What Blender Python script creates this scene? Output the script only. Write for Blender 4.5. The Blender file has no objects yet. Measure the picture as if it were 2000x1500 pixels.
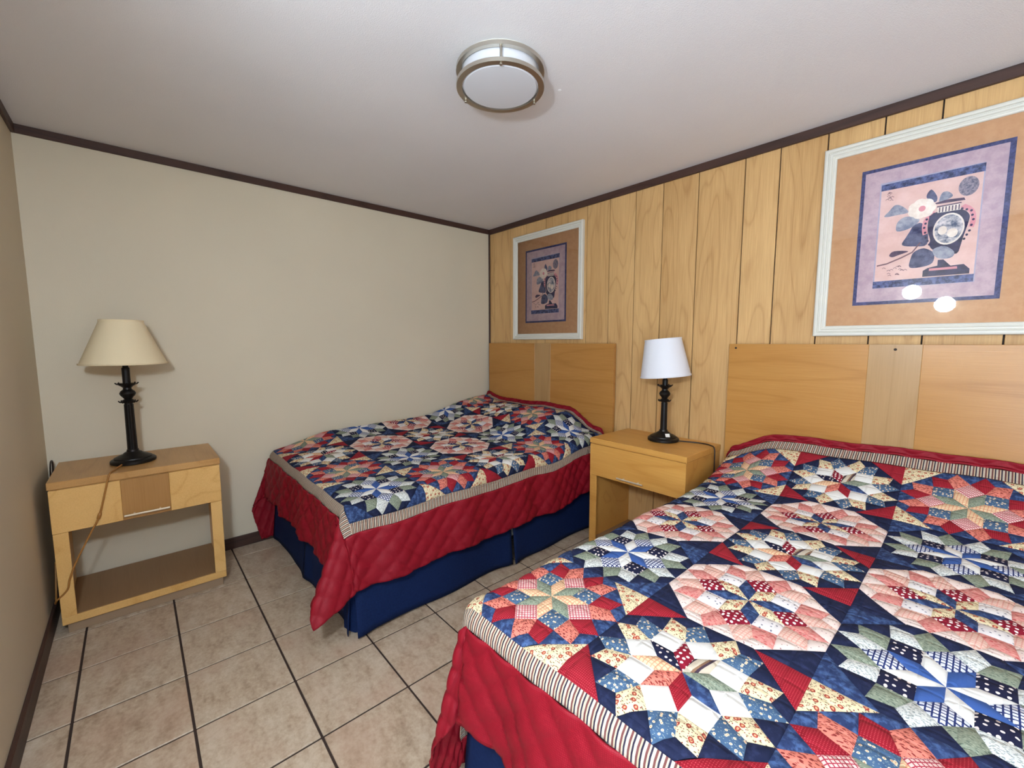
import bpy, math, random
from mathutils import Vector, Matrix
random.seed(7)
SC = bpy.context.scene
COL = SC.collection
PI = math.pi

# ------------------------------------------------------------------ camera
cd = bpy.data.cameras.new('camera'); cam = bpy.data.objects.new('camera', cd); COL.objects.link(cam)
cd.sensor_width = 36; cd.lens = 14.898; cd.clip_start = 0.02
fw = Vector((-0.74212319, 0.66297259, -0.09859266)); rt = Vector((0.666218487, 0.745756614, 0)); up = rt.cross(fw)
m = Matrix((rt, up, -fw)).transposed().to_4x4(); m.translation = Vector((3.2745, -2.6349, 1.376))
cam.matrix_world = m
SC.camera = cam

# ------------------------------------------------------------------ world, daylight, exposure
SC.view_settings.view_transform = 'Standard'
SC.view_settings.look = 'None'
SC.view_settings.gamma = 1.0
SC.view_settings.use_curve_mapping = False
SC.view_settings.exposure = 0.0
w = bpy.data.worlds.new('sky'); SC.world = w; w.use_nodes = True
bg = w.node_tree.nodes['Background']
bg.inputs[0].default_value = (0.70, 0.88, 1.10, 1); bg.inputs[1].default_value = 12.5
ROOM_X, ROOM_Y, ROOM_H = 4.9, -3.01, 2.443
DOOR = (3.50, 4.36, 2.04)                 # open doorway to daylight in the left wall, behind the camera: x0, x1, height
pl = bpy.data.lights.new('doorway_portal', 'AREA'); pl.shape = 'RECTANGLE'; pl.size = DOOR[1]-DOOR[0]; pl.size_y = DOOR[2]
pl.cycles.is_portal = True
po = bpy.data.objects.new('doorway_portal', pl); COL.objects.link(po)
po.location = ((DOOR[0]+DOOR[1])/2, ROOM_Y-.11, DOOR[2]/2); po.rotation_euler = (PI/2, 0, 0)
GLOBE_COLOUR, GLOBE_BRIGHT, GLOBE_DIM = (.79, .93, 1.08, 1), 490.0, 70.0

# ------------------------------------------------------------------ helpers
def lin(c):
    return tuple(((x/255)/12.92 if x/255 <= .04045 else ((x/255+.055)/1.055)**2.4) for x in c)+(1,)

class NT:
    def __init__(s, name, rough=.5, spec=.5, metal=0.0):
        s.m = bpy.data.materials.new(name); s.m.use_nodes = True
        s.t = s.m.node_tree; s.b = s.t.nodes['Principled BSDF']
        s.b.inputs['Roughness'].default_value = rough
        s.b.inputs['Specular IOR Level'].default_value = spec
        s.b.inputs['Metallic'].default_value = metal
    def n(s, typ, ins=None, **props):
        nd = s.t.nodes.new(typ)
        for k, v in props.items(): setattr(nd, k, v)
        for k, v in (ins or {}).items():
            if isinstance(v, bpy.types.NodeSocket): s.t.links.new(v, nd.inputs[k])
            else: nd.inputs[k].default_value = v
        return nd
    def math(s, op, a, b=0.0, c=0.0):
        return s.n('ShaderNodeMath', {0: a, 1: b, 2: c}, operation=op).outputs[0]
    def mix(s, fac, a, b):
        nd = s.t.nodes.new('ShaderNodeMix'); nd.data_type = 'RGBA'
        for i, v in ((0, fac), (6, a), (7, b)):
            if isinstance(v, bpy.types.NodeSocket): s.t.links.new(v, nd.inputs[i])
            else: nd.inputs[i].default_value = v
        return nd.outputs[2]
    def ramp(s, fac, stops, interp='LINEAR'):
        nd = s.t.nodes.new('ShaderNodeValToRGB'); s.t.links.new(fac, nd.inputs[0])
        cr = nd.color_ramp; cr.interpolation = interp
        while len(cr.elements) < len(stops): cr.elements.new(0.5)
        for e, (p, c) in zip(cr.elements, stops): e.position = p; e.color = c
        return nd.outputs[0]
    def noise(s, vec, scale, detail=3, rough=.5, out=0):
        return s.n('ShaderNodeTexNoise', {'Vector': vec, 'Scale': scale, 'Detail': detail, 'Roughness': rough}).outputs[out]
    def obj(s): return s.n('ShaderNodeTexCoord').outputs['Object']
    def rnd(s): return s.n('ShaderNodeObjectInfo').outputs['Random']
    def mapv(s, vec, scale=(1, 1, 1), rot=(0, 0, 0), loc=(0, 0, 0)):
        return s.n('ShaderNodeMapping', {'Vector': vec, 'Scale': scale, 'Rotation': rot, 'Location': loc}).outputs[0]
    def shift(s, vec, amt=37.0):
        r = s.math('MULTIPLY', s.rnd(), amt)
        return s.n('ShaderNodeVectorMath', {0: vec, 1: r}, operation='ADD').outputs[0]
    def col(s, c):
        if isinstance(c, bpy.types.NodeSocket): s.t.links.new(c, s.b.inputs['Base Color'])
        else: s.b.inputs['Base Color'].default_value = c
        return s
    def bump(s, h, strength=.2, dist=.01):
        nd = s.n('ShaderNodeBump', {'Height': h, 'Strength': strength, 'Distance': dist})
        s.t.links.new(nd.outputs[0], s.b.inputs['Normal']); return s

G4 = lambda v: (v, v, v, 1)
def plain(name, c, rough=.5, metal=0.0, spec=.5):
    k = NT(name, rough, spec, metal); k.col(lin(c)); return k.m

def paint(name, c, rough=.7, bstr=.15):
    k = NT(name, rough, .35)
    v = k.obj()
    f = k.noise(v, 1.6, 2); c0 = lin(c)
    k.col(k.mix(k.ramp(f, [(.35, G4(0)), (.65, G4(1))]), tuple(x*.965 for x in c0[:3])+(1,), c0))
    k.bump(k.noise(v, 260, 3), bstr, .004)
    return k.m

def wood(name, dark, light, along='Z', freq=9.0, contrast=1.0, rough=.42, stretch=.13, spec=.4):
    k = NT(name, rough, spec)
    v = k.shift(k.obj())
    sc = {'X': (stretch, 1, 1), 'Y': (1, stretch, 1), 'Z': (1, 1, stretch)}[along]
    a = k.mapv(v, sc)
    n = k.noise(a, 5.0, 1.5, .4)
    ring = k.math('FRACT', k.math('MULTIPLY', n, freq))
    ringt = k.ramp(ring, [(0, G4(.0)), (.10, G4(.75)), (.6, G4(1)), (.88, G4(.8)), (1, G4(.0))])
    fine = k.noise(k.mapv(v, tuple(x if x == 1 else .03 for x in sc)), 210, 2)
    big = k.noise(k.mapv(v, tuple(x if x == 1 else .3 for x in sc)), 3.5, 2)
    t = k.math('ADD', k.math('MULTIPLY', ringt, .42*contrast), k.math('MULTIPLY', fine, .40))
    t = k.math('ADD', t, k.math('MULTIPLY', big, .45))
    t = k.math('ADD', t, k.math('MULTIPLY', k.rnd(), .12))
    k.col(k.ramp(t, [(.28, lin(dark)), (.95, lin(light))]))
    k.bump(fine, .08, .003)
    return k.m

class MB:
    def __init__(s): s.v = []; s.f = []; s.mi = []; s.uv = []
    def face(s, idx, mi=0, uvs=None):
        s.f.append(tuple(idx)); s.mi.append(mi); s.uv.append(uvs)
    def add(s, verts): n = len(s.v); s.v += [tuple(p) for p in verts]; return n
    def box(s, lo, hi, mi=0, bev=0.0):
        (x0, y0, z0), (x1, y1, z1) = lo, hi
        b = min(bev, (x1-x0)/2.2, (y1-y0)/2.2, (z1-z0)/2.2)
        if b <= 0:
            n = s.add([(x, y, z) for x in (x0, x1) for y in (y0, y1) for z in (z0, z1)])
            for q in ((0, 1, 3, 2), (4, 6, 7, 5), (0, 4, 5, 1), (2, 3, 7, 6), (0, 2, 6, 4), (1, 5, 7, 3)): s.face([n+i for i in q], mi)
            return s
        # chamfered box: every corner becomes three points
        P = {}
        for ix in (0, 1):
            for iy in (0, 1):
                for iz in (0, 1):
                    X, Y, Z = (x0, x1)[ix], (y0, y1)[iy], (z0, z1)[iz]
                    dx, dy, dz = (b, -b)[ix], (b, -b)[iy], (b, -b)[iz]
                    n = s.add([(X, Y+dy, Z+dz), (X+dx, Y, Z+dz), (X+dx, Y+dy, Z)])
                    P[(ix, iy, iz)] = (n, n+1, n+2)
                    t = (n, n+1, n+2); s.face(t if (ix+iy+iz) % 2 == 1 else t[::-1], mi)
        for ax in range(3):
            o = [a for a in range(3) if a != ax]
            for sd in (0, 1):
                q = []
                for (a, c) in ((0, 0), (1, 0), (1, 1), (0, 1)):
                    k = [0, 0, 0]; k[ax] = sd; k[o[0]] = a; k[o[1]] = c; q.append(P[tuple(k)][ax])
                flip = (sd == 0) ^ (ax == 1)
                s.face(q[::-1] if flip else q, mi)
            for (a, c) in ((0, 0), (1, 0), (1, 1), (0, 1)):
                k0 = [0, 0, 0]; k0[o[0]] = a; k0[o[1]] = c; k1 = list(k0); k0[ax] = 0; k1[ax] = 1
                k0, k1 = tuple(k0), tuple(k1)
                q = [P[k0][o[0]], P[k1][o[0]], P[k1][o[1]], P[k0][o[1]]]
                s.face(q, mi)
        return s
    def lathe(s, prof, seg=32, c=(0, 0, 0), mi=0, cap=True):
        base = len(s.v)
        for (r, z) in prof:
            for i in range(seg):
                a = 2*PI*i/seg; s.v.append((c[0]+r*math.cos(a), c[1]+r*math.sin(a), c[2]+z))
        for j in range(len(prof)-1):
            for i in range(seg):
                i2 = (i+1) % seg
                s.face([base+j*seg+i, base+j*seg+i2, base+(j+1)*seg+i2, base+(j+1)*seg+i], mi)
        if cap:
            s.face([base+i for i in range(seg)][::-1], mi)
            e = base+(len(prof)-1)*seg; s.face([e+i for i in range(seg)], mi)
        return s
    def tube(s, pts, r, seg=8, mi=0):
        pts = [Vector(p) for p in pts]; base = len(s.v); n = len(pts)
        upv = Vector((0, 0, 1)); prev = None
        for i, p in enumerate(pts):
            d = (pts[min(i+1, n-1)]-pts[max(i-1, 0)]).normalized()
            a = prev if prev else (upv if abs(d.z) < .9 else Vector((1, 0, 0)))
            x = (a-d*a.dot(d)).normalized(); y = d.cross(x); prev = x
            for k in range(seg):
                t = 2*PI*k/seg; s.v.append(tuple(p+x*(r*math.cos(t))+y*(r*math.sin(t))))
        for i in range(n-1):
            for k in range(seg):
                k2 = (k+1) % seg
                s.face([base+i*seg+k, base+i*seg+k2, base+(i+1)*seg+k2, base+(i+1)*seg+k], mi)
        s.face([base+k for k in range(seg)][::-1], mi); s.face([base+(n-1)*seg+k for k in range(seg)], mi)
        return s
    def mesh(s, name, mats, smooth=False):
        me = bpy.data.meshes.new(name); me.from_pydata(s.v, [], s.f)
        for mt in (mats if isinstance(mats, (list, tuple)) else [mats]): me.materials.append(mt)
        me.polygons.foreach_set('material_index', s.mi)
        if any(u is not None for u in s.uv):
            l = me.uv_layers.new(name='UVMap'); fl = []
            for f, u in zip(s.f, s.uv):
                for q in (u if u else [(0, 0)]*len(f)): fl += [q[0], q[1]]
            l.data.foreach_set('uv', fl)
        if smooth: me.polygons.foreach_set('use_smooth', [True]*len(s.f))
        me.update(); return me
    def build(s, name, mats, parent=None, smooth=False, loc=None):
        o = bpy.data.objects.new(name, s.mesh(name, mats, smooth)); COL.objects.link(o)
        if parent: o.parent = parent
        if loc: o.location = loc
        return o

def spline(pts, n=8):
    P = [Vector(p) for p in pts]; P = [P[0]*2-P[1]]+P+[P[-1]*2-P[-2]]; out = []
    for i in range(1, len(P)-2):
        for k in range(n):
            t = k/n; a, b, c, d = P[i-1:i+3]
            out.append(.5*((2*b)+(c-a)*t+(2*a-5*b+4*c-d)*t*t+(3*b-a-3*c+d)*t**3))
    out.append(P[-2]); return out

def empty(name, loc=(0, 0, 0), rot=(0, 0, 0)):
    o = bpy.data.objects.new(name, None); o.empty_display_size = .1; COL.objects.link(o); o.location = loc; o.rotation_euler = rot; return o
def tag(o, label=None, cat=None, group=None, kind=None):
    for k, v in (('label', label), ('category', cat), ('group', group), ('kind', kind)):
        if v: o[k] = v
    return o
def smoothed(o, ang=35):
    me = o.data; me.polygons.foreach_set('use_smooth', [True]*len(me.polygons)); me.set_sharp_from_angle(angle=math.radians(ang)); return o

def S(t): t = max(0., min(1., t)); return t*t*(3-2*t)

# ------------------------------------------------------------------ materials
M_wall = paint('wall_paint', (213, 201, 178))
M_ceil = paint('ceiling_paint', (226, 222, 222), .62, .35)
M_trim = wood('dark_brown_trim', (44, 27, 22), (70, 46, 38), 'X', rough=.5)
M_trimy = wood('dark_brown_trim_y', (44, 27, 22), (70, 46, 38), 'Y', rough=.5)
M_plank = wood('honey_oak_panelling', (168, 124, 74), (226, 184, 126), 'Z', 11, .42, .5, .16, .3)
M_groove = plain('groove_dark_brown', (34, 22, 14), .8)
M_maple = wood('maple_veneer', (156, 102, 42), (188, 136, 72), 'X', 5, .5, .32, .10)
M_maple_v = wood('maple_band', (150, 112, 66), (178, 140, 94), 'Z', 5, .5, .32, .10)
M_ns = wood('pale_maple', (196, 144, 74), (230, 186, 118), 'Y', 5, .5, .35, .10)
M_ns_dark = wood('walnut_tinted_band', (150, 104, 52), (178, 132, 78), 'Z', 5, .4, .35, .10)
M_ns2 = wood('pale_maple_x', (186, 126, 54), (220, 166, 88), 'X', 5, .5, .32, .10)
M_ns_top = wood('maple_top', (160, 112, 58), (196, 150, 92), 'Y', 5, .5, .33, .10)
M_shelf = wood('brown_shelf', (132, 98, 64), (156, 122, 86), 'Y', 5, .3, .5, .10)
M_plinth = plain('plinth_brown', (150, 124, 98), .6)
M_blackmetal = plain('dark_bronze', (30, 27, 26), .42, .6)
M_steel = plain('brushed_nickel', (196, 190, 178), .32, 1.0)
M_brass = plain('brushed_bar', (232, 220, 196), .35, .6)
M_white = plain('white_frame_paint', (212, 207, 194), .5)
M_dif = plain('frosted_diffuser', (206, 206, 210), .35)
M_cord1 = plain('amber_cord', (160, 108, 50), .35)
M_cord2 = plain('dark_cord', (40, 26, 20), .4)
M_label = plain('white_tag', (225, 222, 215), .6)

def shade_mat(name, c):
    k = NT(name, .85, .2)
    v = k.obj(); f = k.noise(k.mapv(v, (1, 1, 6)), 160, 2)
    c0 = lin(c); k.col(k.mix(f, tuple(x*.93 for x in c0[:3])+(1,), c0)); k.bump(f, .12, .002)
    k.b.inputs['Subsurface Weight'].default_value = 0
    return k.m
M_shade_cream = shade_mat('cream_linen_shade', (232, 214, 178))
M_shade_white = shade_mat('white_linen_shade', (228, 226, 230))

def tile_mat():
    k = NT('beige_stone_tile', .38, .45)
    v = k.shift(k.obj(), 23)
    a = k.noise(k.mapv(v, (1, 2.2, 1), (0, 0, .5)), 9, 6, .65)
    b = k.noise(v, 55, 4, .7)
    t = k.math('ADD', k.math('MULTIPLY', a, .6), k.math('MULTIPLY', b, .45))
    t = k.math('ADD', t, k.math('MULTIPLY', k.math('SUBTRACT', k.rnd(), .5), .08))
    c = k.ramp(t, [(.34, lin((142, 118, 96))), (.5, lin((176, 154, 130))), (.66, lin((196, 178, 156)))])
    pinkish = k.ramp(k.noise(v, 4, 2), [(.5, G4(0)), (.72, G4(.45))])
    k.col(k.mix(pinkish, c, lin((178, 146, 124)))); k.bump(b, .12, .003)
    return k.m
M_tile = tile_mat()
M_grout = plain('dark_brown_grout', (50, 34, 26), .85)

# ------------------------------------------------------------------ setting
def struct(name, mb, mats, parent=None, label=None):
    o = mb.build(name, mats, parent)
    if not parent: o['kind'] = 'structure'
    if label: o['label'] = label
    return o

fl = struct('floor', MB().box((-.1, ROOM_Y-.1, -.12), (ROOM_X+.2, .1, -.004)), M_grout)
xs = [.160+.3325*k for k in range(-1, 16)]; ys = [-2.227+.3300*k for k in range(-3, 8)]
full = None
for i in range(len(xs)-1):
    for j in range(len(ys)-1):
        x0, x1 = max(xs[i]+.0042, .002), min(xs[i+1]-.0042, ROOM_X-.002)
        y0, y1 = max(ys[j]+.0042, ROOM_Y+.002), min(ys[j+1]-.0042, -.002)
        if x1-x0 < .02 or y1-y0 < .02: continue
        cx, cy = (x0+x1)/2, (y0+y1)/2; hx, hy = (x1-x0)/2, (y1-y0)/2
        isfull = abs(hx-.16205) < 1e-4 and abs(hy-.1608) < 1e-4
        if isfull and full: o = bpy.data.objects.new('tile', full); COL.objects.link(o)
        else:
            o = MB().box((-hx, -hy, -.009), (hx, hy, 0), 0, .0015).build('tile', M_tile)
            if isfull: full = o.data
        o.location = (cx, cy, 0); o.parent = fl
ceil = struct('ceiling', MB().box((-.1, ROOM_Y-.1, ROOM_H), (ROOM_X+.2, .1, ROOM_H+.1)), M_ceil)
sp = MB().lathe([(.006, -.0015), (.009, 0)], 7, (1.978, -1.204, ROOM_H)).build('paint_chip', plain('bright_white_chip', (240, 240, 240), .6), ceil)
struct('wall_back', MB().box((-.1, ROOM_Y-.1, -.1), (0, .1, ROOM_H+.1)), M_wall)
wl = MB(); wl.box((-.1, ROOM_Y-.1, -.1), (DOOR[0], ROOM_Y, ROOM_H+.1)); wl.box((DOOR[1], ROOM_Y-.1, -.1), (ROOM_X, ROOM_Y, ROOM_H+.1)); wl.box((DOOR[0], ROOM_Y-.1, DOOR[2]), (DOOR[1], ROOM_Y, ROOM_H+.1))
struct('wall_left', wl, M_wall)
wr = struct('wall_right', MB().box((0, .012, -.1), (ROOM_X, .1, ROOM_H+.1)), M_groove)
grooves = [.006, .070, .300, .510, .747, .988, 1.182, 1.388, 1.599, 1.800, 2.031, 2.293, 2.467, 2.674, 2.888, 3.074, 3.314, 3.53, 3.72, 3.96, 4.17, 4.36, 4.58, 4.77, 4.898]
for a, b in zip(grooves[:-1], grooves[1:]):
    wv = (b-a)/2
    MB().box((-wv+.0029, 0, -ROOM_H/2), (wv-.0029, .016, ROOM_H/2), 0, .0012).build('plank', M_plank, wr, loc=((a+b)/2, 0, ROOM_H/2))
struct('wall_front', MB().box((ROOM_X, ROOM_Y-.1, -.1), (ROOM_X+.12, .1, ROOM_H+.1)), M_wall)
dr_ = empty('door_1', (DOOR[0], ROOM_Y, 0)); dr_['kind'] = 'structure'
dw = DOOR[1]-DOOR[0]
MB().box((-.06, -.0, 0), (0, .014, DOOR[2]+.06), 0, .002).build('door_casing', M_trim, dr_); MB().box((dw, -.0, 0), (dw+.06, .014, DOOR[2]+.06), 0, .002).build('door_casing', M_trim, dr_)
MB().box((0, -.0, DOOR[2]), (dw, .014, DOOR[2]+.06), 0, .002).build('door_casing', M_trim, dr_)
# trims
tr = MB(); tr.box((.0, ROOM_Y, ROOM_H-.042), (.014, 0, ROOM_H), 0, .002); struct('trim_1', tr, M_trimy)
tr = MB(); tr.box((.014, -.016, ROOM_H-.046), (ROOM_X, 0, ROOM_H), 0, .002); struct('trim_2', tr, M_trim)
tr = MB(); tr.box((.014, ROOM_Y, ROOM_H-.046), (ROOM_X, ROOM_Y+.014, ROOM_H), 0, .002); struct('trim_3', tr, M_trim)
tr = MB(); tr.box((0, -.016, 0), (.012, 0, ROOM_H-.042), 0, .002); struct('trim_4', tr, M_trim)
tr = MB(); tr.box((0, ROOM_Y+.014, 0), (.014, -.018, .075), 0, .003); struct('baseboard_back', tr, M_trimy)
tr = MB(); tr.box((0, ROOM_Y, 0), (DOOR[0]-.061, ROOM_Y+.014, .085), 0, .003); tr.box((DOOR[1]+.061, ROOM_Y, 0), (ROOM_X, ROOM_Y+.014, .085), 0, .003); struct('baseboard_left', tr, M_trim)

# ------------------------------------------------------------------ headboards
def headboard(x0, label):
    t = empty('headboard', (x0, 0, 0)); tag(t, label, 'headboard', 'wooden headboards on the panelled wall')
    W = 1.44; b0, b1 = .628, .812
    def panel(a, b, mat, nm, lab=None):
        o = MB().box((-(b-a)/2, -.012, -.42), ((b-a)/2, .012, .42), 0, .0012).build(nm, mat, t, loc=((a+b)/2, -.032, .945))
        if lab: o['label'] = lab
        return o
    p = panel(0, b0, M_maple, 'veneer_panel'); q = panel(b0, b1, M_maple_v, 'veneer_band', 'paler upright-grained band'); r = panel(b1, W, M_maple, 'veneer_panel')
    MB().box((0, -.020, .52), (W, -.001, .53)).build('mounting_rail', M_maple, t)
    return t
h1 = headboard(.040, 'honey maple headboard in the room corner below the farther picture')
h2 = headboard(2.272, 'honey maple headboard with screw holes below the nearer picture')
for x in (.722, .036):
    o = MB().lathe([(.006, -.0008), (.006, .0002)], 10).build('screw_hole', M_groove, h2); o.location = (x, -.0443, 1.342); o.rotation_euler = (PI/2, 0, 0)

# ------------------------------------------------------------------ nightstands
def nightstand(name, H, W, D, mat, mat_top, band, loc, rotz, label):
    # local: front faces -y, x across, origin at the back left on the floor
    t = empty(name, loc, (0, 0, rotz)); tag(t, label, 'nightstand')
    leg = .055
    def bx(nm, lo, hi, mt, bev=.0015, par=t, lab=None):
        c = [(a+b)/2 for a, b in zip(lo, hi)]
        o = MB().box([a-k for a, k in zip(lo, c)], [b-k for b, k in zip(hi, c)], 0, bev).build(nm, mt, par, loc=c)
        if lab: o['label'] = lab
        return o
    ztop = H-.034; zdr = H-.243
    bx('tabletop', (0, -D, ztop), (W, 0, H), mat_top, .002)
    bx('side_panel', (.004, -D+.012, .05), (.022, 0, ztop-.001), mat)
    bx('side_panel', (W-.022, -D+.012, .05), (W-.004, 0, ztop-.001), mat)
    bx('drawer_case', (.0225, -D+.012, zdr+.01), (W-.0225, -.005, ztop-.001), mat)
    # drawer front, in three veneers
    if band:
        a, b = .245*W/.655, .432*W/.655
        d = bx('drawer_front', (.003, -D+.001, zdr), (a, -D+.0118, ztop-.005), mat)
        bx('drawer_front', (b, -D+.001, zdr), (W-.003, -D+.0118, ztop-.005), mat)
        db = bx('drawer_band', (a+.0003, -D+.001, zdr), (b-.0003, -D+.0118, ztop-.005), M_ns_dark, lab='darker upright-grained drawer band')
    else:
        db = bx('drawer_front', (.003, -D+.001, zdr), (W-.003, -D+.0118, ztop-.005), mat)
    hc = (.338 if band else .315)*W/.655
    h = MB(); h.tube([(hc-.088, -D-.024, zdr+.028), (hc+.088, -D-.024, zdr+.028)], .0052, 10)
    for s_ in (-.05, .05): h.tube([(hc+s_, -D-.024, zdr+.028), (hc+s_, -D+.002, zdr+.028)], .004, 8)
    o = smoothed(h.build('handle', M_brass, db)); o.location = [-c for c in db.location]; o['label'] = 'brushed metal bar handle'
    bx('bottom_shelf', (.0225, -D+.012, .060), (W-.0225, -.003, .084), M_shelf)
    bx('front_rail', (.004, -D+.001, .048), (W-.004, -D+.0118, .085), mat)
    bx('plinth', (.02, -D+.014, 0), (W-.02, -.02, .0475), M_plinth)
    for x in (.004, W-leg):
        bx('stile', (x, -D+.001, .0855), (x+leg-.004, -D+.0118, zdr-.0015), mat)
    return t
# left nightstand: back to the plain wall, front towards +x
nightstand('nightstand', .737, .655, .462, M_ns, M_ns_top, True, (.017, -2.968, 0), PI/2,
           'pale maple nightstand with darker drawer band in the corner by the plain walls')
nightstand('nightstand', .757, .650, .440, M_ns2, M_ns2, False, (1.586, -.003, 0), 0,
           'honey maple nightstand with bar handle standing between the two beds')

# ------------------------------------------------------------------ table lamps
def table_lamp(loc, shade_mat_, rb, rtp, zb, zt, tilt, cord, cord_mat, label, shl):
    t = empty('table_lamp', loc); tag(t, label, 'lamp')
    k = zb/.52
    b = MB().lathe([(.088, 0), (.094, .004), (.094, .016), (.088, .022), (.080, .024), (.078, .030), (.060, .040), (.042, .047), (.036, .054), (.026, .060), (.024, .070)], 40)
    smoothed(b.build('base', M_blackmetal, t))
    c = MB().lathe([(.0205, .070), (.0195, .15), (.018, .29*k), (.017, .315*k)], 24)
    for i in range(8):      # fluting
        a = 2*PI*i/8
        c.tube([(.0185*math.cos(a), .0185*math.sin(a), .07), (.0165*math.cos(a), .0165*math.sin(a), .31*k)], .003, 5)
    smoothed(c.build('column', M_blackmetal, t))
    z0 = .315*k
    n = MB().lathe([(.016, z0), (.030, z0+.004), (.033, z0+.010), (.026, z0+.016), (.016, z0+.022), (.020, z0+.030), (.030, z0+.042), (.034, z0+.052), (.029, z0+.064), (.018, z0+.074),
                    (.017, z0+.082), (.025, z0+.090), (.034, z0+.096), (.042, z0+.103), (.040, z0+.106), (.018, z0+.104)], 28)
    smoothed(n.build('turned_knop', M_blackmetal, t))
    leaf = MB()
    for i in range(8):
        a = 2*PI*i/8
        for (r0, r1, zz) in ((.036, .047, z0+.103), (.030, .040, z0+.008)):
            ca, sa = math.cos(a), math.sin(a)
            leaf.tube([(r0*ca, r0*sa, zz-.004), ((r0+r1)/2*ca, (r0+r1)/2*sa, zz), (r1*ca, r1*sa, zz+.006)], .0032, 5)
    leaf.build('leaf_cup', M_blackmetal, t)
    MB().lathe([(.0165, z0+.100), (.0165, zb-.02), (.012, zb-.015), (.012, zb+.01)], 20).build('candle_tube', M_blackmetal, t)
    sk = MB().lathe([(.016, zb+.01), (.018, zb+.02), (.018, zb+.06), (.012, zb+.065)], 18); sk.build('socket', M_steel, t)
    sh = empty_shade = MB()
    seg = 56; hgt = zt-zb
    prof = [(rb, 0), (rb+.0015, .002), (rb+.0015, .008), (rb-.0005+(rtp-rb)*.04, .0085), (rtp+.0005, hgt-.0085), (rtp+.002, hgt-.008), (rtp+.002, hgt-.001), (rtp, hgt), (rtp-.003, hgt-.001), (rb-.003, .001), (rb, 0)]
    sh.lathe(prof, seg, cap=False)
    o = smoothed(sh.build('lamp_shade', shade_mat_, t, loc=(0, 0, zb)), 50); o.rotation_euler = tilt; o['label'] = shl
    hp = MB()
    for i in range(3):
        a = 2*PI*i/3+.5; hp.tube([(.012*math.cos(a), .012*math.sin(a), hgt-.03), (rtp*math.cos(a), rtp*math.sin(a), hgt-.012)], .0016, 5)
    for s_ in (-1, 1):
        hp.tube(spline([(.014*s_, 0, .012), (.036*s_, 0, .03), (.04*s_, 0, .09), (.012*s_, 0, hgt-.03)], 6), .0016, 5)
    hp.build('harp', M_steel, o)
    bl = MB().lathe([(.012, .05), (.02, .075), (.03, .10), (.03, .118), (.022, .136), (.004, .145)], 20); smoothed(bl.build('bulb', M_dif, o))
    cc = MB().tube([Vector(p)-Vector(loc) for p in spline(cord, 8)], .0038, 7)
    smoothed(cc.build('cord', cord_mat, t), 60)
    return t
table_lamp((.268, -2.668, .7375), M_shade_cream, .176, .087, .523, .752, (0, .0, 0),
           [(.345, -2.712, .7475), (.42, -2.742, .7415), (.468, -2.754, .742), (.486, -2.762, .725), (.4875, -2.778, .656), (.4925, -2.806, .545), (.4875, -2.839, .471), (.4885, -2.896, .348), (.4875, -2.924, .27), (.4825, -2.936, .22), (.468, -2.976, .174), (.40, -2.984, .15), (.30, -2.984, .30)],
           M_cord1, 'dark bronze table lamp with a wide cream cone shade in the corner', 'wide cream linen cone shade')
l1 = [o for o in bpy.data.objects if o.name == 'table_lamp'][0]
sw = MB().lathe([(.003, -.016), (.0065, -.013), (.0075, 0), (.0065, .013), (.003, .016)], 12).build('inline_switch', M_cord1, l1, True, (.4925-.268, -2.806+2.668, .545-.7375)); sw.rotation_euler = (math.radians(-18), 0, 0)
l2 = table_lamp((1.948, -.168, .7575), M_shade_white, .150, .108, .404, .640, (math.radians(2), math.radians(-5), 0),
           [(2.03, -.150, .766), (2.09, -.105, .762), (2.16, -.085, .762), (2.215, -.10, .762), (2.243, -.115, .752), (2.2495, -.12, .69), (2.2495, -.12, .55)],
           M_cord2, 'dark bronze table lamp with a narrow white shade between the beds', 'bright white drum-like shade')
o = MB().box((-.013, -.001, -.011), (.013, .001, .011)).build('paper_tag', M_label, l2, loc=(.052, -.045, .046)); o.rotation_euler = (math.radians(-35), 0, math.radians(48))

cb = smoothed(MB().tube(spline([(-.02, 0, -.12), (-.012, .004, -.03), (.0, .006, .010), (.018, .004, .018), (.034, .002, .004), (.030, -.002, -.05), (.012, -.004, -.12)], 8), .0034, 7).build('cable', M_cord2), 60)
cb.location = (.07, -2.990, .745); tag(cb, 'small brown cable loop peeping up behind the corner nightstand', 'cable')
# ------------------------------------------------------------------ framed pictures
def marbled(name, a, b, scale):
    k = NT(name, .6, .3); v = k.obj()
    n = k.noise(v, scale, 5, .65); k.col(k.ramp(n, [(.38, lin(a)), (.62, lin(b))])); return k.m
A = dict(mat=marbled('mat_peach', (190, 142, 100), (198, 152, 110), 30), blue=marbled('print_blue', (40, 42, 84), (72, 76, 122), 90),
         lav=marbled('print_lavender', (178, 150, 158), (198, 170, 174), 26), bluegrey=marbled('print_bluegrey', (162, 158, 180), (176, 168, 184), 20),
         pink=marbled('print_pink', (216, 176, 164), (226, 190, 180), 12), navy=marbled('print_navy', (34, 38, 74), (96, 104, 150), 70),
         dark=marbled('print_urn', (36, 34, 62), (58, 52, 88), 40), plum=marbled('print_plum', (62, 46, 72), (92, 68, 92), 40),
         rose=plain('print_rose', (214, 140, 146), .6), cream=marbled('print_cream', (240, 226, 212), (226, 206, 190), 40),
         sage=marbled('print_leaf', (116, 118, 136), (166, 162, 170), 40), slate=marbled('print_slate', (48, 48, 80), (98, 98, 126), 30),
         med=marbled('print_medallion', (86, 84, 104), (160, 144, 152), 110), brown=plain('print_ink', (110, 74, 82), .6), still=marbled('print_stilllife', (84, 92, 112), (222, 208, 204), 45))
AK = list(A)
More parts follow.
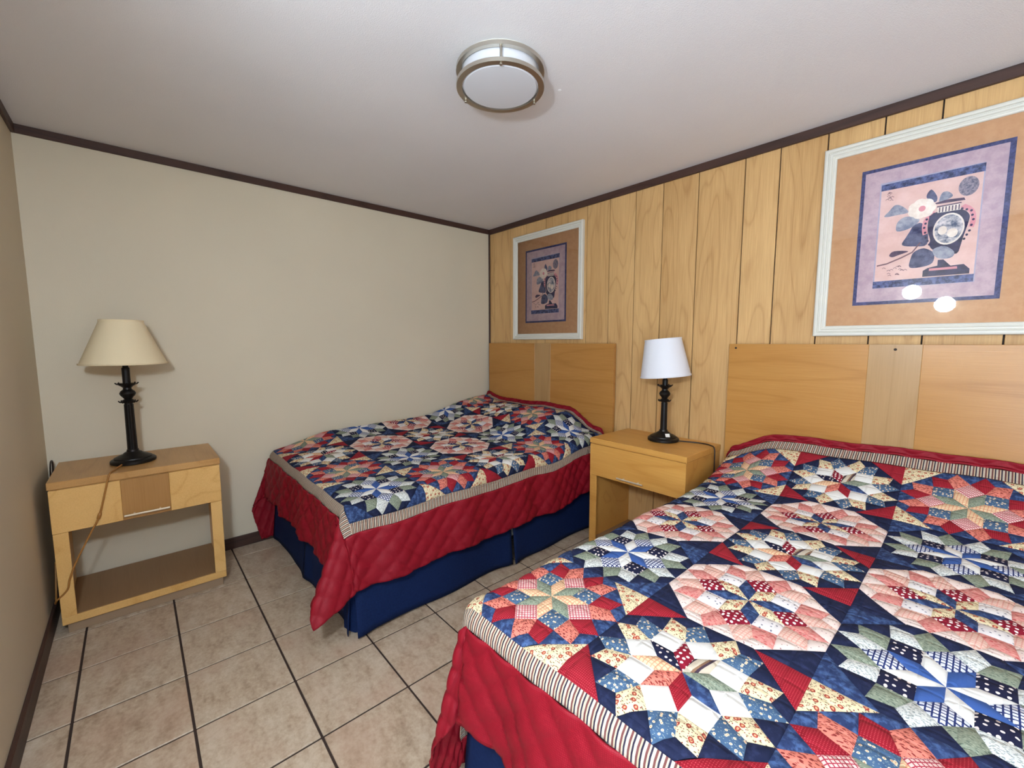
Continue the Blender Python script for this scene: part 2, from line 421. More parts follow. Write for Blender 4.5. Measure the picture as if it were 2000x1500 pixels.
def glass_mat():
    mt = bpy.data.materials.new('picture_glass'); mt.use_nodes = True; t = mt.node_tree; t.nodes.clear()
    o = t.nodes.new('ShaderNodeOutputMaterial'); mx = t.nodes.new('ShaderNodeMixShader'); tr = t.nodes.new('ShaderNodeBsdfTransparent'); gl = t.nodes.new('ShaderNodeBsdfGlossy'); fr = t.nodes.new('ShaderNodeFresnel')
    fr.inputs[0].default_value = 1.5; gl.inputs['Roughness'].default_value = .015
    t.links.new(fr.outputs[0], mx.inputs[0]); t.links.new(tr.outputs[0], mx.inputs[1]); t.links.new(gl.outputs[0], mx.inputs[2]); t.links.new(mx.outputs[0], o.inputs[0]); return mt
M_glass = glass_mat()

def ell(c, e1, e2, n=28, sc=1.0):
    u = (e1[0]-c[0], e1[1]-c[1]); v = (e2[0]-c[0], e2[1]-c[1]); rx = math.hypot(u[0], 0); ry = abs(v[1])
    return [(c[0]+sc*rx*math.cos(2*PI*i/n), c[1]+sc*ry*math.sin(2*PI*i/n)) for i in range(n)]
def smoothpoly(p, n=4):
    q = list(p); P3 = [Vector((a, b, 0)) for a, b in q]; out = []; N = len(P3)
    for i in range(N):
        a, b, c, d = P3[i-1], P3[i], P3[(i+1) % N], P3[(i+2) % N]
        for k in range(n):
            t = k/n; r = .5*((2*b)+(c-a)*t+(2*a-5*b+4*c-d)*t*t+(3*b-a-3*c+d)*t**3); out.append((r.x, r.y))
    return out
def stroke(pts, wd):
    out = []
    L = []; R_ = []
    for i, p in enumerate(pts):
        a = pts[max(i-1, 0)]; b = pts[min(i+1, len(pts)-1)]; d = (b[0]-a[0], b[1]-a[1]); l = math.hypot(*d) or 1
        n = (-d[1]/l*wd, d[0]/l*wd); L.append((p[0]+n[0], p[1]+n[1])); R_.append((p[0]-n[0], p[1]-n[1]))
    return L+R_[::-1]
def art_shapes():
    r = random.Random(3); s = []
    s.append(('blue', [(0, 0), (1, 0), (1, 1), (0, 1)])); s.append(('lav', [(.03, .024), (.965, .024), (.965, .976), (.03, .976)]))
    s.append(('bluegrey', [(.15, .12), (.84, .12), (.84, .885), (.15, .885)])); s.append(('pink', [(.16, .17), (.832, .17), (.832, .84), (.16, .84)]))
    s.append(('navy', [(.158, .828), (.84, .828), (.84, .882), (.158, .872)])); s.append(('navy', [(.15, .122), (.833, .122), (.834, .172), (.15, .172)]))
    s.append(('med', ell((.749, .752), (.811, .744), (.75, .69))))
    s.append(('sage', smoothpoly([(.197, .639), (.229, .676), (.27, .712), (.323, .694), (.369, .646), (.301, .639)])))
    s.append(('sage', smoothpoly([(.289, .557), (.306, .596), (.363, .617), (.452, .581), (.395, .533), (.304, .52)])))
    s.append(('slate', smoothpoly([(.484, .728), (.512, .775), (.556, .718), (.544, .684)]))); s.append(('sage', smoothpoly([(.571, .68), (.584, .736), (.622, .741), (.656, .707), (.611, .684)])))
    s.append(('slate', smoothpoly([(.391, .509), (.412, .543), (.467, .556), (.514, .483), (.514, .401), (.433, .399), (.344, .419), (.367, .47)])))
    s.append(('brown', stroke([(.17, .287), (.244, .296), (.346, .329), (.42, .359), (.47, .42)], .005)))
    s.append(('plum', smoothpoly([(.257, .356), (.291, .382), (.393, .37), (.327, .351), (.28, .34)])))
    for sg, pts in ((-1, [(.545, .605), (.50, .575), (.488, .52), (.505, .45), (.532, .40)]), (1, [(.722, .612), (.78, .59), (.797, .53), (.78, .46), (.752, .41)])):
        s.append(('rose', stroke(smoothpoly(pts, 3)[:-6], .016)))
        for i in range(9):
            f = i/8*(len(pts)-1); a = int(min(f, len(pts)-2)); q = f-a; c = (pts[a][0]*(1-q)+pts[a+1][0]*q, pts[a][1]*(1-q)+pts[a+1][1]*q)
            s.append(('dark', ell(c, (c[0]+.009, c[1]), (c[0], c[1]+.008), 8)))
    s.append(('dark', smoothpoly([(.515, .581), (.55, .612), (.64, .618), (.724, .605), (.766, .572), (.772, .531), (.745, .42), (.735, .37), (.715, .317), (.64, .33), (.56, .36), (.531, .399), (.535, .432), (.512, .499)], 3)))
    s.append(('cream', [(.567, .607), (.712, .607), (.708, .648), (.565, .645)]))
    for i in range(7): x = .575+i*.0205; s.append(('plum', [(x, .609), (x+.008, .609), (x+.008, .643), (x, .643)]))
    s.append(('plum', [(.56, .645), (.715, .649), (.715, .656), (.56, .653)]))
    s.append(('plum', [(.548, .668), (.737, .665), (.728, .682), (.62, .688), (.548, .678)]))
    s.append(('cream', ell((.648, .49), (.748, .49), (.648, .385)))); s.append(('still', ell((.648, .49), (.737, .49), (.648, .396))))
    s.append(('cream', ell((.61, .485), (.640, .48), (.61, .455), 14))); s.append(('cream', ell((.675, .46), (.71, .48), (.675, .43), 14)))
    s.append(('dark', [(.505, .179), (.805, .177), (.805, .208), (.766, .243), (.684, .24), (.635, .287), (.599, .287), (.599, .248), (.537, .238), (.505, .221)]))
    s.append(('rose', [(.546, .217), (.728, .216), (.726, .232), (.546, .233)]))
    s.append(('slate', smoothpoly([(.412, .254), (.414, .32), (.435, .361), (.499, .378), (.567, .337), (.565, .272), (.503, .25)])))
    s.append(('sage', smoothpoly([(.558, .359), (.633, .378), (.699, .33), (.679, .293), (.594, .301)])))
    for i in range(7):
        a = 2*PI*i/7; c = (.459+.052*math.cos(a), .655+.036*math.sin(a)); s.append(('cream', ell(c, (c[0]+.046, c[1]), (c[0], c[1]+.034), 14)))
    s.append(('rose', ell((.462, .655), (.486, .655), (.462, .635), 14)))
    for (x0, x1, ya, yb, n) in ((.21, .40, .205, .275, 16), (.19, .262, .745, .81, 9)):
        for i in range(n):
            x = r.uniform(x0, x1-.03); y = r.uniform(ya, yb); s.append(('brown', stroke([(x, y), (x+.012, y+.006), (x+.026, y-.002)], .0018)))
    return s
ART = art_shapes()
def picture(x0, z0, label):
    W, H, F, D = .794, .905, .050, .030
    t = empty('framed_picture', (x0, -.001, z0)); tag(t, label, 'picture')
    # moulded rails: profile (inset from the outer edge, height off the wall)
    pr = [(0, 0), (0, D*.8), (.004, D*.95), (.010, D), (.016, D*.95), (.0185, D*.70), (.021, D*.66), (.024, D*.80), (.031, D*.78), (.035, D*.55), (.0375, D*.52), (.041, D*.60), (.0465, D*.54), (F, D*.40), (F, 0)]
    C4 = [(0, 0), (W, 0), (W, H), (0, H)]; IN = [(1, 1), (-1, 1), (-1, -1), (1, -1)]
    for i in range(4):
        j = (i+1) % 4; mb = MB()
        for c in (i, j): mb.add([(C4[c][0]+IN[c][0]*a, -b, C4[c][1]+IN[c][1]*a) for a, b in pr])
        n = len(pr)
        for k in range(n-1): mb.face([k, n+k, n+k+1, k+1])
        smoothed(mb.build('frame_rail', M_white, t), 30)
    mb = MB(); mb.box((F-.002, -.0080, F-.002), (W-F+.002, -.002, H-F+.002)); o = mb.build('mat_board', A['mat'], t)
    px, pz, pw, ph = .150, .145, .472, .622
    mb = MB()
    for li, (key, poly) in enumerate(ART):
        yv = -.0082-li*.00001
        ar = sum(poly[i][0]*poly[(i+1) % len(poly)][1]-poly[(i+1) % len(poly)][0]*poly[i][1] for i in range(len(poly)))
        if ar < 0: poly = poly[::-1]
        n = mb.add([(px+a*pw, yv, pz+b*ph) for a, b in poly]); mb.face(list(range(n, n+len(poly))), AK.index(key))
    o = mb.build('art_print', [A[k] for k in AK], t); o['label'] = 'printed urn with flower and leaves inside a blue border'
    mb = MB(); mb.add([(F-.003, -.0118, F-.003), (W-F+.003, -.0118, F-.003), (W-F+.003, -.0118, H-F+.003), (F-.003, -.0118, H-F+.003)]); mb.face([0, 1, 2, 3]); mb.build('glass_pane', M_glass, t)
    return t
picture(.366, 1.398, 'white framed urn print above the corner bed by the plain wall')
picture(2.669, 1.406, 'white framed urn print cut off by the picture edge above the nearer bed')

# ------------------------------------------------------------------ ceiling light
cl = empty('ceiling_light', (1.928, -1.493, ROOM_H)); tag(cl, 'round flush ceiling light with two brushed nickel rings', 'ceiling light')
MB().lathe([(.150, -.010), (.156, -.008), (.156, -.0005), (.150, 0)], 56).build('ceiling_pan', M_white, cl)
smoothed(MB().lathe([(.02, -.0855), (.105, -.0845), (.140, -.082), (.147, -.075), (.148, -.011)], 64).build('diffuser', M_dif, cl), 30)
def ring(nm, z0, z1, ri, ro):
    mb = MB().lathe([(ri, z0), (ro, z0), (ro, z1), (ri, z1), (ri, z0)], 72, cap=False); o = smoothed(mb.build(nm, M_steel, cl), 40); return o
ring('upper_ring', -.027, -.013, .1545, .171); ring('lower_ring', -.083, -.069, .1495, .171)
for a in (-.69, -.69+2*PI/3, -.69+4*PI/3):
    x, y = .162*math.cos(a), .162*math.sin(a)
    MB().tube([(x, y, -.0688), (x, y, -.0272)], .0042, 10).build('post', M_steel, cl)
    smoothed(MB().lathe([(.001, -.0945), (.0055, -.092), (.006, -.088), (.004, -.0832)], 12, (x, y, 0)).build('finial', M_steel, cl))

# ------------------------------------------------------------------ lit globes on the left wall, seen only as reflections in the picture glass
def glow(name, c, s):
    mt = bpy.data.materials.new(name); mt.use_nodes = True; b = mt.node_tree.nodes['Principled BSDF']
    b.inputs['Base Color'].default_value = (.9, .9, .9, 1); b.inputs['Emission Color'].default_value = c; b.inputs['Emission Strength'].default_value = s; return mt
for (x, z, st, lab) in ((2.758, 1.842, GLOBE_DIM, 'dimmer opal globe wall light on the left wall, the higher one'), (2.985, 1.715, GLOBE_BRIGHT, 'brighter opal globe wall light on the left wall, the lower one')):
    M_globe = glow('lit_opal_globe', GLOBE_COLOUR, st)
    t = empty('wall_light', (x, ROOM_Y, z)); tag(t, lab, 'wall light', 'globe wall lights')
    o = MB().lathe([(.05, 0), (.05, .012), (.02, .02), (.02, .05)], 28).build('wall_plate', M_steel, t); o.rotation_euler = (-PI/2, 0, 0)
    g = MB(); n = 14; g.lathe([(max(.001, .068*math.sin(PI*i/n)), -.068*math.cos(PI*i/n)) for i in range(n+1)], 28, (0, .115, 0)); g.build('globe', M_globe, t, True)

# ------------------------------------------------------------------ quilt fabrics
def fabric(name, base, layers=(), rough=.85):
    k = NT('fabric_'+name, rough, .2)
    uv = k.n('ShaderNodeUVMap', uv_map='UVMap').outputs[0]
    c = lin(tuple(q*.93 for q in base))
    def lines(vec_comp, kk, wd):
        f = k.math('FRACT', k.math('MULTIPLY', vec_comp, kk)); return k.math('LESS_THAN', f, wd)
    for ly in layers:
        kind, cc = ly[0], lin(ly[1]); a = ly[2:]
        if kind == 'mottle': mk = k.ramp(k.noise(uv, a[0], 4, .6), [(a[1], G4(0)), (a[1]+.16, G4(1))])
        elif kind == 'dots':
            d = k.n('ShaderNodeTexVoronoi', {'Vector': uv, 'Scale': a[0], 'Randomness': a[2]}, voronoi_dimensions='2D').outputs['Distance']; mk = k.math('LESS_THAN', d, a[1])
        elif kind == 'leaf':
            ma = k.mapv(uv, (1, 2.6, 1), (0, 0, a[2])); d = k.n('ShaderNodeTexVoronoi', {'Vector': ma, 'Scale': a[0], 'Randomness': 1.0}, voronoi_dimensions='2D').outputs['Distance']; mk = k.math('LESS_THAN', d, a[1])
        elif kind in ('grid', 'stripe'):
            sep = k.n('ShaderNodeSeparateXYZ', {0: k.mapv(uv, (1, 1, 1), (0, 0, a[2] if len(a) > 2 else 0), (10, 10, 0))}).outputs
            mk = lines(sep[0], a[0], a[1])
            if kind == 'grid': mk = k.math('MAXIMUM', mk, lines(sep[1], a[0], a[1]))
            if len(a) > 3: mk = k.math('MULTIPLY', mk, k.math('SUBTRACT', 1.0, lines(sep[0], a[0], a[3])))
        c = k.mix(mk, c, cc)
    # weave value wobble and straight machine-quilting lines
    sep = k.n('ShaderNodeSeparateXYZ', {0: k.mapv(uv, (1, 1, 1), (0, 0, 0), (10.013, 10.02, 0))}).outputs
    st = None
    for i in (0, 1):
        f = k.math('ABSOLUTE', k.math('SUBTRACT', k.math('FRACT', k.math('MULTIPLY', sep[i], 1/.0658)), .5))
        l = k.math('MINIMUM', k.math('MULTIPLY', f, 9.0), 1.0); st = l if st is None else k.math('MINIMUM', st, l)
    k.col(c)
    h = k.math('ADD', st, k.math('MULTIPLY', k.noise(uv, 42, 2), .8))
    k.bump(h, .55, .004)
    k.b.inputs['Sheen Weight'].default_value = 0.0
    return k.m
F = dict(
 navy=fabric('navy', (22, 28, 56), [('mottle', (34, 40, 70), 60, .5)]),
 batik=fabric('blue_batik', (38, 52, 90), [('mottle', (66, 88, 128), 60, .46), ('mottle', (24, 32, 62), 80, .56)]),
 blue=fabric('blue', (58, 88, 150)),
 white=fabric('white', (236, 230, 222)),
 red=fabric('red', (142, 18, 34), [('dots', (176, 66, 72), 220, .2, 0.)]),
 heart=fabric('red_hearts', (136, 18, 42), [('dots', (240, 226, 220), 70, .26, .35)]),
 nheart=fabric('navy_hearts', (24, 26, 54), [('dots', (222, 206, 196), 60, .2, .5)]),
 cream=fabric('cream_floral', (234, 214, 172), [('mottle', (200, 176, 136), 90, .6), ('leaf', (120, 104, 76), 62, .17, .5), ('dots', (150, 58, 48), 44, .22, 1.), ('dots', (214, 150, 110), 44, .10, 1.), ('dots', (120, 40, 40), 120, .14, 1.)]),
 bfloral=fabric('blue_floral', (68, 94, 124), [('mottle', (50, 72, 104), 70, .55), ('dots', (226, 206, 170), 70, .2, 1.), ('leaf', (150, 160, 150), 90, .12, .4), ('dots', (206, 130, 100), 70, .08, 1.)]),
 sage=fabric('sage_leaf', (136, 142, 122), [('leaf', (88, 98, 84), 90, .25, .8), ('leaf', (160, 164, 142), 80, .14, 2.)]),
 wfloral=fabric('white_floral', (224, 222, 214), [('leaf', (124, 132, 128), 95, .24, .6), ('dots', (150, 156, 160), 130, .15, 1.)]),
 check=fabric('navy_check', (226, 226, 232), [('grid', (36, 46, 92), 95, .3, .0)]),
 peach=fabric('peach_leaf', (222, 128, 110), [('leaf', (116, 36, 34), 66, .23, .7), ('leaf', (130, 44, 40), 70, .16, 2.2)]),
 lattice=fabric('red_lattice', (234, 200, 190), [('grid', (164, 52, 70), 130, .28, .785)]),
 plattice=fabric('peach_lattice', (236, 204, 160), [('grid', (206, 140, 110), 105, .25, .1)]),
 stripe=fabric('ticking', (206, 190, 168), [('stripe', (64, 48, 60), 42, .42, .2), ('stripe', (128, 96, 74), 42, .2, .2)]),
 pleaf=fabric('pink_leaf', (214, 138, 128), [('leaf', (178, 78, 76), 70, .24, .7), ('mottle', (228, 170, 156), 60, .56)]),
 pgrid=fabric('pink_grid', (232, 192, 174), [('grid', (206, 148, 134), 105, .25, .1)]),
 pwhite=fabric('pink_white', (234, 210, 198), [('mottle', (222, 180, 170), 50, .58), ('dots', (150, 110, 110), 70, .1, 1.)]),
 wbird=fabric('white_sprig', (236, 226, 222), [('dots', (110, 106, 120), 55, .13, 1.), ('mottle', (226, 204, 200), 40, .6)]),
)
F['band'] = fabric('striped_border', (204, 190, 168), [('stripe', (44, 38, 56), 58, .68), ('stripe', (196, 176, 146), 58, .46), ('stripe', (104, 60, 58), 58, .26)])
def red_mat():
    k = NT('fabric_border_red', .6, .22); uv = k.n('ShaderNodeUVMap', uv_map='UVMap').outputs[0]
    d = k.n('ShaderNodeTexVoronoi', {'Vector': uv, 'Scale': 230, 'Randomness': 0.}, voronoi_dimensions='2D').outputs['Distance']
    k.col(k.mix(k.math('MULTIPLY', k.math('LESS_THAN', d, .22), .30), lin((126, 8, 26)), lin((176, 50, 62)))); k.bump(k.noise(uv, 60, 3), .3, .004)
    return k.m
F['border'] = red_mat()
M_base = plain('quilt_batting_navy', (24, 26, 48), .9)

BS = .395; s0 = .0600
def pol(r, deg): a = math.radians(deg); return (r*math.cos(a), r*math.sin(a))
def block(kind):
    h0 = 22.5
    T = [pol(1.8478*s0, h0+45*k) for k in range(8)]; Sd = [pol(s0, h0+22.5+45*k) for k in range(8)]; O = [pol(2.4142*s0, h0+22.5+45*k) for k in range(8)]; N = [pol(2.8478*s0, h0+45*k) for k in range(8)]
    rt_ = BS/2/math.cos(math.radians(11.25))
    Aa = [pol(rt_, h0+11.25+45*k) for k in range(8)]; Bb = [pol(rt_, h0+33.75+45*k) for k in range(8)]
    V = [pol(BS/2/math.cos(PI/8), 22.5+45*k) for k in range(8)]
    multi = ['sage', 'stripe', 'heart', 'nheart', 'plattice', 'peach', 'red', 'batik']
    cen = {'W': multi, 'C': ['white', 'blue'], 'P': ['plattice', 'sage'], 'R': ['batik', 'cream']}[kind]
    r2 = {'W': ['white'], 'C': ['nheart', 'check'], 'P': ['bfloral', 'lattice'], 'R': ['wbird', 'heart']}[kind]
    r3 = {'W': ['cream', 'bfloral'], 'C': ['wfloral', 'sage'], 'P': ['red', 'peach'], 'R': ['pleaf', 'pgrid']}[kind]
    bgk = {'W': 'navy', 'C': 'navy', 'P': 'batik', 'R': 'pwhite'}[kind]; ck = {'W': 'red', 'C': 'batik', 'P': 'cream', 'R': 'navy'}[kind]
    out = []
    for k in range(8):
        k1 = (k+1) % 8
        out.append(([(0, 0), Sd[k-1], T[k], Sd[k]], cen[k % len(cen)])); out.append(([Sd[k], T[k], O[k], T[k1]], r2[k % len(r2)]))
        out.append(([T[k], N[k], Aa[k], O[k]], r3[0])); out.append(([T[k1], O[k], Bb[k], N[k1]], r3[1]))
        out.append(([O[k], Aa[k], Bb[k]], bgk)); out.append(([N[k], Bb[k-1], V[k], Aa[k]], bgk))
    h = BS/2
    for j, c in enumerate(((h, h), (-h, h), (-h, -h), (h, -h))): out.append(([V[2*j], c, V[2*j+1]], ck))
    return out
BL = {k: block(k) for k in 'WCPR'}
LAY = ['CPWPC', 'PCRCP', 'WRWRW', 'PCRCP', 'CPWPC']

class Drape:
    def __init__(s, cx, cy, xl, xr, yf, zt, r=.05, fl=8, wall=None, skew=(0, 0), fold=.010, headlim=-.056, flg=20, squeeze=.075, tuck=None):
        s.__dict__.update(locals()); N = 400; s.tab = []
        y = -1.2; arc = -1.2; xm = (xl+xr)/2; dy = 1.2/N
        for i in range(N):
            s.tab.append((arc, y)); sl = (zt(xm, y+dy)-zt(xm, y))/dy; arc += dy*math.sqrt(1+sl*sl); y += dy
        s.tab.append((arc, y))
    def ymap(s, a):
        if a <= -1.2: return a
        lo, hi = 0, len(s.tab)-1
        if a >= s.tab[hi][0]: return s.tab[hi][1]+a-s.tab[hi][0]
        while hi-lo > 1:
            md = (lo+hi)//2
            if s.tab[md][0] <= a: lo = md
            else: hi = md
        t = (a-s.tab[lo][0])/(s.tab[hi][0]-s.tab[lo][0]); return s.tab[lo][1]*(1-t)+s.tab[hi][1]*t
    def pos(s, u, v):
        X = s.cx+u; ya = s.cy+v; y = s.ymap(ya); drop = 0.; y -= s.squeeze*S((y+.75)/.75)
        if y > s.headlim: drop = -(y-s.headlim)*.55; y = s.headlim+.001
        xe = min(max(X, s.xl), s.xr); ye = max(y, s.yf); sx = -1 if X < s.xl else 1
        du = max(s.xl-X, X-s.xr, 0.); dv = max(s.yf-ya, 0.)
        z = s.zt(xe, ye)-drop
        if du <= 0 and dv <= 0: return Vector((X, y, z))
        rr = math.hypot(du, dv); ph = math.atan2(dv, du); g = math.exp(-((ph-PI/4)/.42)**2) if du > 0 and dv > 0 else 0.
        g *= math.sin(2*ph) if du > 0 and dv > 0 else 0
        fl = math.radians(s.fl+s.flg*g); q = s.r*PI/2
        if rr < q: th = rr/s.r; out = s.r*math.sin(th); down = s.r*(1-math.cos(th))
        else: out = s.r+(rr-q)*math.sin(fl); down = s.r+(rr-q)*math.cos(fl)
        ph2 = ph+math.radians(s.skew[0 if sx < 0 else 1])*math.sin(2*ph)
        per = (ye*sx+xe)*1.0
        wv = s.fold*S(down/.25)*(math.sin(per*17+1.1)+.5*math.sin(per*29+.4))*(1-g)
        out += wv
        x2 = xe+sx*out*math.cos(ph2); y2 = ye-out*math.sin(ph2); z2 = z-down
        if s.wall is not None: x2 = max(x2, s.wall+.020)
        if s.tuck is not None and sx < 0: x2 = max(x2, s.tuck-(s.tuck-2.0)*S((-.5-y2)/.3))    # pressed in beside the nightstand
        if z2 < .015: z2 = .015
        return Vector((x2, y2, z2))
    def at(s, u, v, off=0.):
        p = s.pos(u, v)
        if off == 0: return p
        e = .004; a = s.pos(u+e, v)-s.pos(u-e, v); b = s.pos(u, v+e)-s.pos(u, v-e); n = a.cross(b)
        if n.length < 1e-12: n = Vector((0, 0, 1))
        p = p+n.normalized()*off
        if s.wall is not None and p.x < s.wall+.010: p.x = s.wall+.010
        return p

FK = list(F)
def patch_into(mb, dr, u0, v0, poly, mi):
    n = len(poly); ring = []
    for i in range(n):
        a, b = poly[i], poly[(i+1) % n]; L = math.hypot(b[0]-a[0], b[1]-a[1]); k = 3 if L > .08 else 2
        for j in range(k): t = j/k; ring.append((a[0]*(1-t)+b[0]*t, a[1]*(1-t)+b[1]*t))
    c = (sum(p[0] for p in poly)/n, sum(p[1] for p in poly)/n); m_ = len(ring)
    r1 = [(p[0]*.78+c[0]*.22, p[1]*.78+c[1]*.22) for p in ring]
    uv = [(u0+p[0], v0+p[1]) for p in ring]+[(u0+p[0], v0+p[1]) for p in r1]+[(u0+c[0], v0+c[1])]
    offs = [.0]*m_+[.0040]*m_+[.0055]
    b = mb.add([dr.at(q[0], q[1], o_) for q, o_ in zip(uv, offs)])
    for i in range(m_):
        j = (i+1) % m_
        f = (i, j, m_+j, m_+i); mb.face([b+x for x in f], mi, [uv[x] for x in f])
        f = (m_+i, m_+j, 2*m_); mb.face([b+x for x in f], mi, [uv[x] for x in f])

def grid_strip(mb, dr, u0, u1, v0, v1, du, disp=None, along='u', off0=0., mi=0):
    nu = max(1, round((u1-u0)/du)); nv = max(1, round((v1-v0)/du)); idx = {}
    for i in range(nu+1):
        for j in range(nv+1):
            u = u0+(u1-u0)*i/nu; v = v0+(v1-v0)*j/nv; o_ = off0+(disp(u, v) if disp else 0)
            idx[i, j] = (mb.add([dr.at(u, v, o_ if o_ else 1e-6)]), (u, v) if along == 'u' else (v, u))
    for i in range(nu):
        for j in range(nv):
            q = [idx[i, j], idx[i+1, j], idx[i+1, j+1], idx[i, j+1]]; mb.face([a for a, _ in q], mi, [b for _, b in q])

def quilt(dr, label, explode, reds):
    t = empty('quilt', (dr.cx, dr.cy, 0)); tag(t, label, 'quilt', 'star patchwork quilts')
    base = Vector((dr.cx, dr.cy, 0)); names = {'W': 'white_star_block', 'C': 'check_star_block', 'P': 'peach_star_block', 'R': 'rosette_block'}
    def put(mb, nm, mats, par, smooth=True):
        mb.v = [(x-base.x, y-base.y, z) for x, y, z in mb.v]; return mb.build(nm, mats, par, smooth)
    for j in range(5):
        for i in range(5):
            kind = LAY[j][i]; u0 = (i-2)*BS; v0 = (j-2)*BS; h = BS/2
            if (i, j) in explode:
                mb = MB(); grid_strip(mb, dr, u0-h, u0+h, v0-h, v0+h, .04, off0=-.003); bo = put(mb, names[kind], M_base, t)
                for poly, key in BL[kind]:
                    mb = MB(); patch_into(mb, dr, u0, v0, poly, 0); put(mb, 'patch', F[key], bo)
            else:
                mb = MB(); ks = []
                for poly, key in BL[kind]:
                    if key not in ks: ks.append(key)
                    patch_into(mb, dr, u0, v0, poly, ks.index(key))
                put(mb, names[kind], [F[k] for k in ks], t)
    a = 2.5*BS; b = a+.050; rl, rr_, rf, rh = reds
    mb = MB(); puff = lambda u, v: .003
    grid_strip(mb, dr, -b, b, -b, -a, .0165, puff, 'u'); grid_strip(mb, dr, -b, b, a, b, .0165, puff, 'u')
    grid_strip(mb, dr, -b, -a, -a, a, .0165, puff, 'v'); grid_strip(mb, dr, a, b, -a, a, .0165, puff, 'v')
    o = put(mb, 'striped_band', F['band'], t); o['label'] = 'narrow cream and navy striped band'
    pp = .105
    dia = lambda u, v: .0125*(abs(math.sin(PI*(u+v)/pp))*abs(math.sin(PI*(u-v)/pp)))**.4
    mb = MB(); st = .0095
    grid_strip(mb, dr, -b-rl, b+rr_, -b-rf, -b, st, dia); grid_strip(mb, dr, -b-rl, b+rr_, b, b+rh, st, dia)
    grid_strip(mb, dr, -b-rl, -b, -b, b, st, dia); grid_strip(mb, dr, b, b+rr_, -b, b, st, dia)
    o = put(mb, 'red_border', F['border'], t); o['label'] = 'plain red border stitched in diamonds'
    so = o.modifiers.new('thickness', 'SOLIDIFY'); so.thickness = .006; so.offset = -1
    return t

M_skirt = NT('navy_skirt_fabric', .8, .12)
_v = M_skirt.obj(); M_skirt.col(M_skirt.mix(M_skirt.noise(_v, 120, 2), lin((10, 24, 58)), lin((20, 38, 78)))); M_skirt.bump(M_skirt.noise(_v, 500, 2), .1, .002)
M_skirt = M_skirt.m
M_mattress = plain('white_ticking', (214, 210, 204), .8)
M_boxsp = plain('grey_box_spring', (150, 148, 146), .8)

def skirt_panel(p0, p1, nrm, par, ph=0., ztop=.40):
    p0, p1, nrm = Vector(p0), Vector(p1), Vector(nrm); L = (p1-p0).length; nu = max(6, int(L/.025)); nz = 12; mb = MB()
    for i in range(nu+1):
        s_ = L*i/nu
        for j in range(nz+1):
            f = j/nz; z = ztop+(.012-ztop)*f+.006*f*math.sin(s_*7+ph)
            e = min(s_, L-s_); flare = .022*math.exp(-(e/.07)**2)
            wv = f*(.012*math.sin(s_*5.2+ph)+.005*math.sin(s_*13+ph*2)+flare+.012)
            q = p0.lerp(p1, i/nu)+nrm*wv; mb.add([(q.x, q.y, z)])
    for i in range(nu):
        for j in range(nz):
            a = i*(nz+1)+j; mb.face([a, a+1, a+nz+2, a+nz+1])
    o = mb.build('bed_skirt_panel', M_skirt, par, True)
    so = o.modifiers.new('thickness', 'SOLIDIFY'); so.thickness = .003; so.offset = 0
    return o

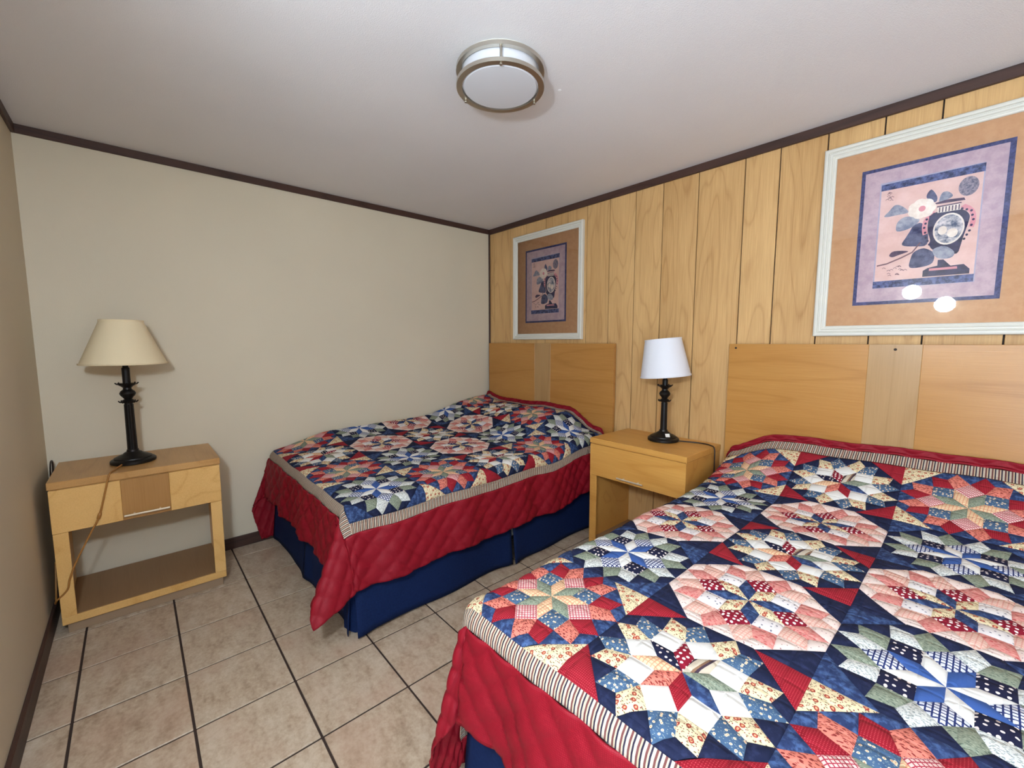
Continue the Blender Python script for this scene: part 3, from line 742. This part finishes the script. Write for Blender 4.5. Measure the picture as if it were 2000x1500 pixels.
def bed(x0, x1, yf, zm, label, sides):
    t = empty('bed', ((x0+x1)/2, (yf-.05)/2, 0)); tag(t, label, 'bed', 'beds under star quilts'); ox, oy = t.location.x, t.location.y
    def bx(nm, lo, hi, mt, bev):
        return smoothed(MB().box([lo[0]-ox, lo[1]-oy, lo[2]], [hi[0]-ox, hi[1]-oy, hi[2]], 0, bev).build(nm, mt, t), 60)
    bx('mattress', (x0+.012, yf+.012, .42), (x1-.012, -.06, zm-.02), M_mattress, .05)
    bx('box_spring', (x0+.012, yf+.012, .16), (x1-.012, -.06, .418), M_boxsp, .02)
    for x in (x0+.08, x1-.12):
        for y in (yf+.08, -.16): bx('leg', (x, y, 0), (x+.04, y+.04, .159), M_blackmetal, .003)
    ym = -.97; g = .006
    runs = []
    if 'R' in sides: runs += [((x1, yf+.0, 0), (x1, ym-g, 0), (1, 0, 0), .4), ((x1, ym+g, 0), (x1, -.06, 0), (1, 0, 0), 1.9)]
    if 'L' in sides: runs += [((x0, yf+.0, 0), (x0, ym-g, 0), (-1, 0, 0), .9), ((x0, ym+g, 0), (x0, -.06, 0), (-1, 0, 0), 2.9)]
    xm = (x0+x1)/2
    runs += [((x0, yf, 0), (xm-g, yf, 0), (0, -1, 0), .2), ((xm+g, yf, 0), (x1, yf, 0), (0, -1, 0), 2.2)]
    for cx_, sx_ in ((x1, -1), (x0, 1)):      # inverted pleats closing the foot corners
        if cx_ == x0 and 'L' not in sides: continue
        mb = MB()
        pts = [(cx_+sx_*.09, yf-.012), (cx_+sx_*.05, yf-.004), (cx_+sx_*.018, yf+.012), (cx_+sx_*.006, yf+.035), (cx_-sx_*.008, yf+.09)]
        for (px_, py_) in pts: mb.add([(px_-ox, py_-oy, .40), (px_-ox-sx_*.006, py_-oy-.006, .012)])
        for q in range(len(pts)-1): mb.face([2*q, 2*q+1, 2*q+3, 2*q+2])
        mb.build('corner_pleat', M_skirt, t, True)
    for a, b, n, ph in runs:
        skirt_panel((a[0]-ox, a[1]-oy, 0), (b[0]-ox, b[1]-oy, 0), n, t, ph)
    return t

# ---- corner bed
def zt1(x, y):
    tt = (y+1.95)/1.95
    z = .632+.032*tt+(.072*math.exp(-max(0., x-.03)/.15)+.028*max(0., 1-x/1.365))*S((y+2.0)/.45)
    hump = (.115+.043*S(x/.9))*S((y+.66+.22*max(0., 1-x/.7))/(.50+.22*max(0., 1-x/.7)))*(1-.72*S((x-1.06)/.30))
    return z+hump+.004*math.sin(x*9+y*5)*math.sin(y*7+1)+.003*math.sin(x*17-y*11)
d1 = Drape(.478, -.972, .065, 1.365, -1.932, zt1, r=.05, fl=7, wall=.0, skew=(0, 22))
bed(.035, 1.395, -1.945, .615, 'bed with navy skirt in the corner against the plain wall', 'R')
quilt(d1, 'star patchwork quilt with red border on the corner bed', {(4, 0), (4, 1), (4, 2), (3, 0), (3, 1), (2, 0)}, (.03, .262, .262, .055))
# ---- nearer bed
def zt2(x, y):
    hump = .215*max(0., min(1., (y+.52)/.47))**1.5*(.45+.55*S((x-2.26)/.30))
    return .632+.01*math.sin((x-2.36)*2.4)+.02*S((x-2.4)/.9)*S((y+.9)/.8)+hump+.004*math.sin(x*8+y*6)*math.sin(y*6+x)+.0025*math.sin(x*19-y*13)
d2 = Drape(2.873, -.978, 2.355, 3.635, -1.932, zt2, r=.05, fl=6, skew=(14, 0), flg=7, tuck=2.268)
bed(2.325, 3.665, -1.945, .615, 'nearer bed with navy skirt at the right under the large quilt', 'LR')
quilt(d2, 'star patchwork quilt with red border spread on the nearer bed', {(2, 0), (1, 0), (3, 1), (2, 1), (1, 1), (3, 0)}, (.10, .262, .262, .065))
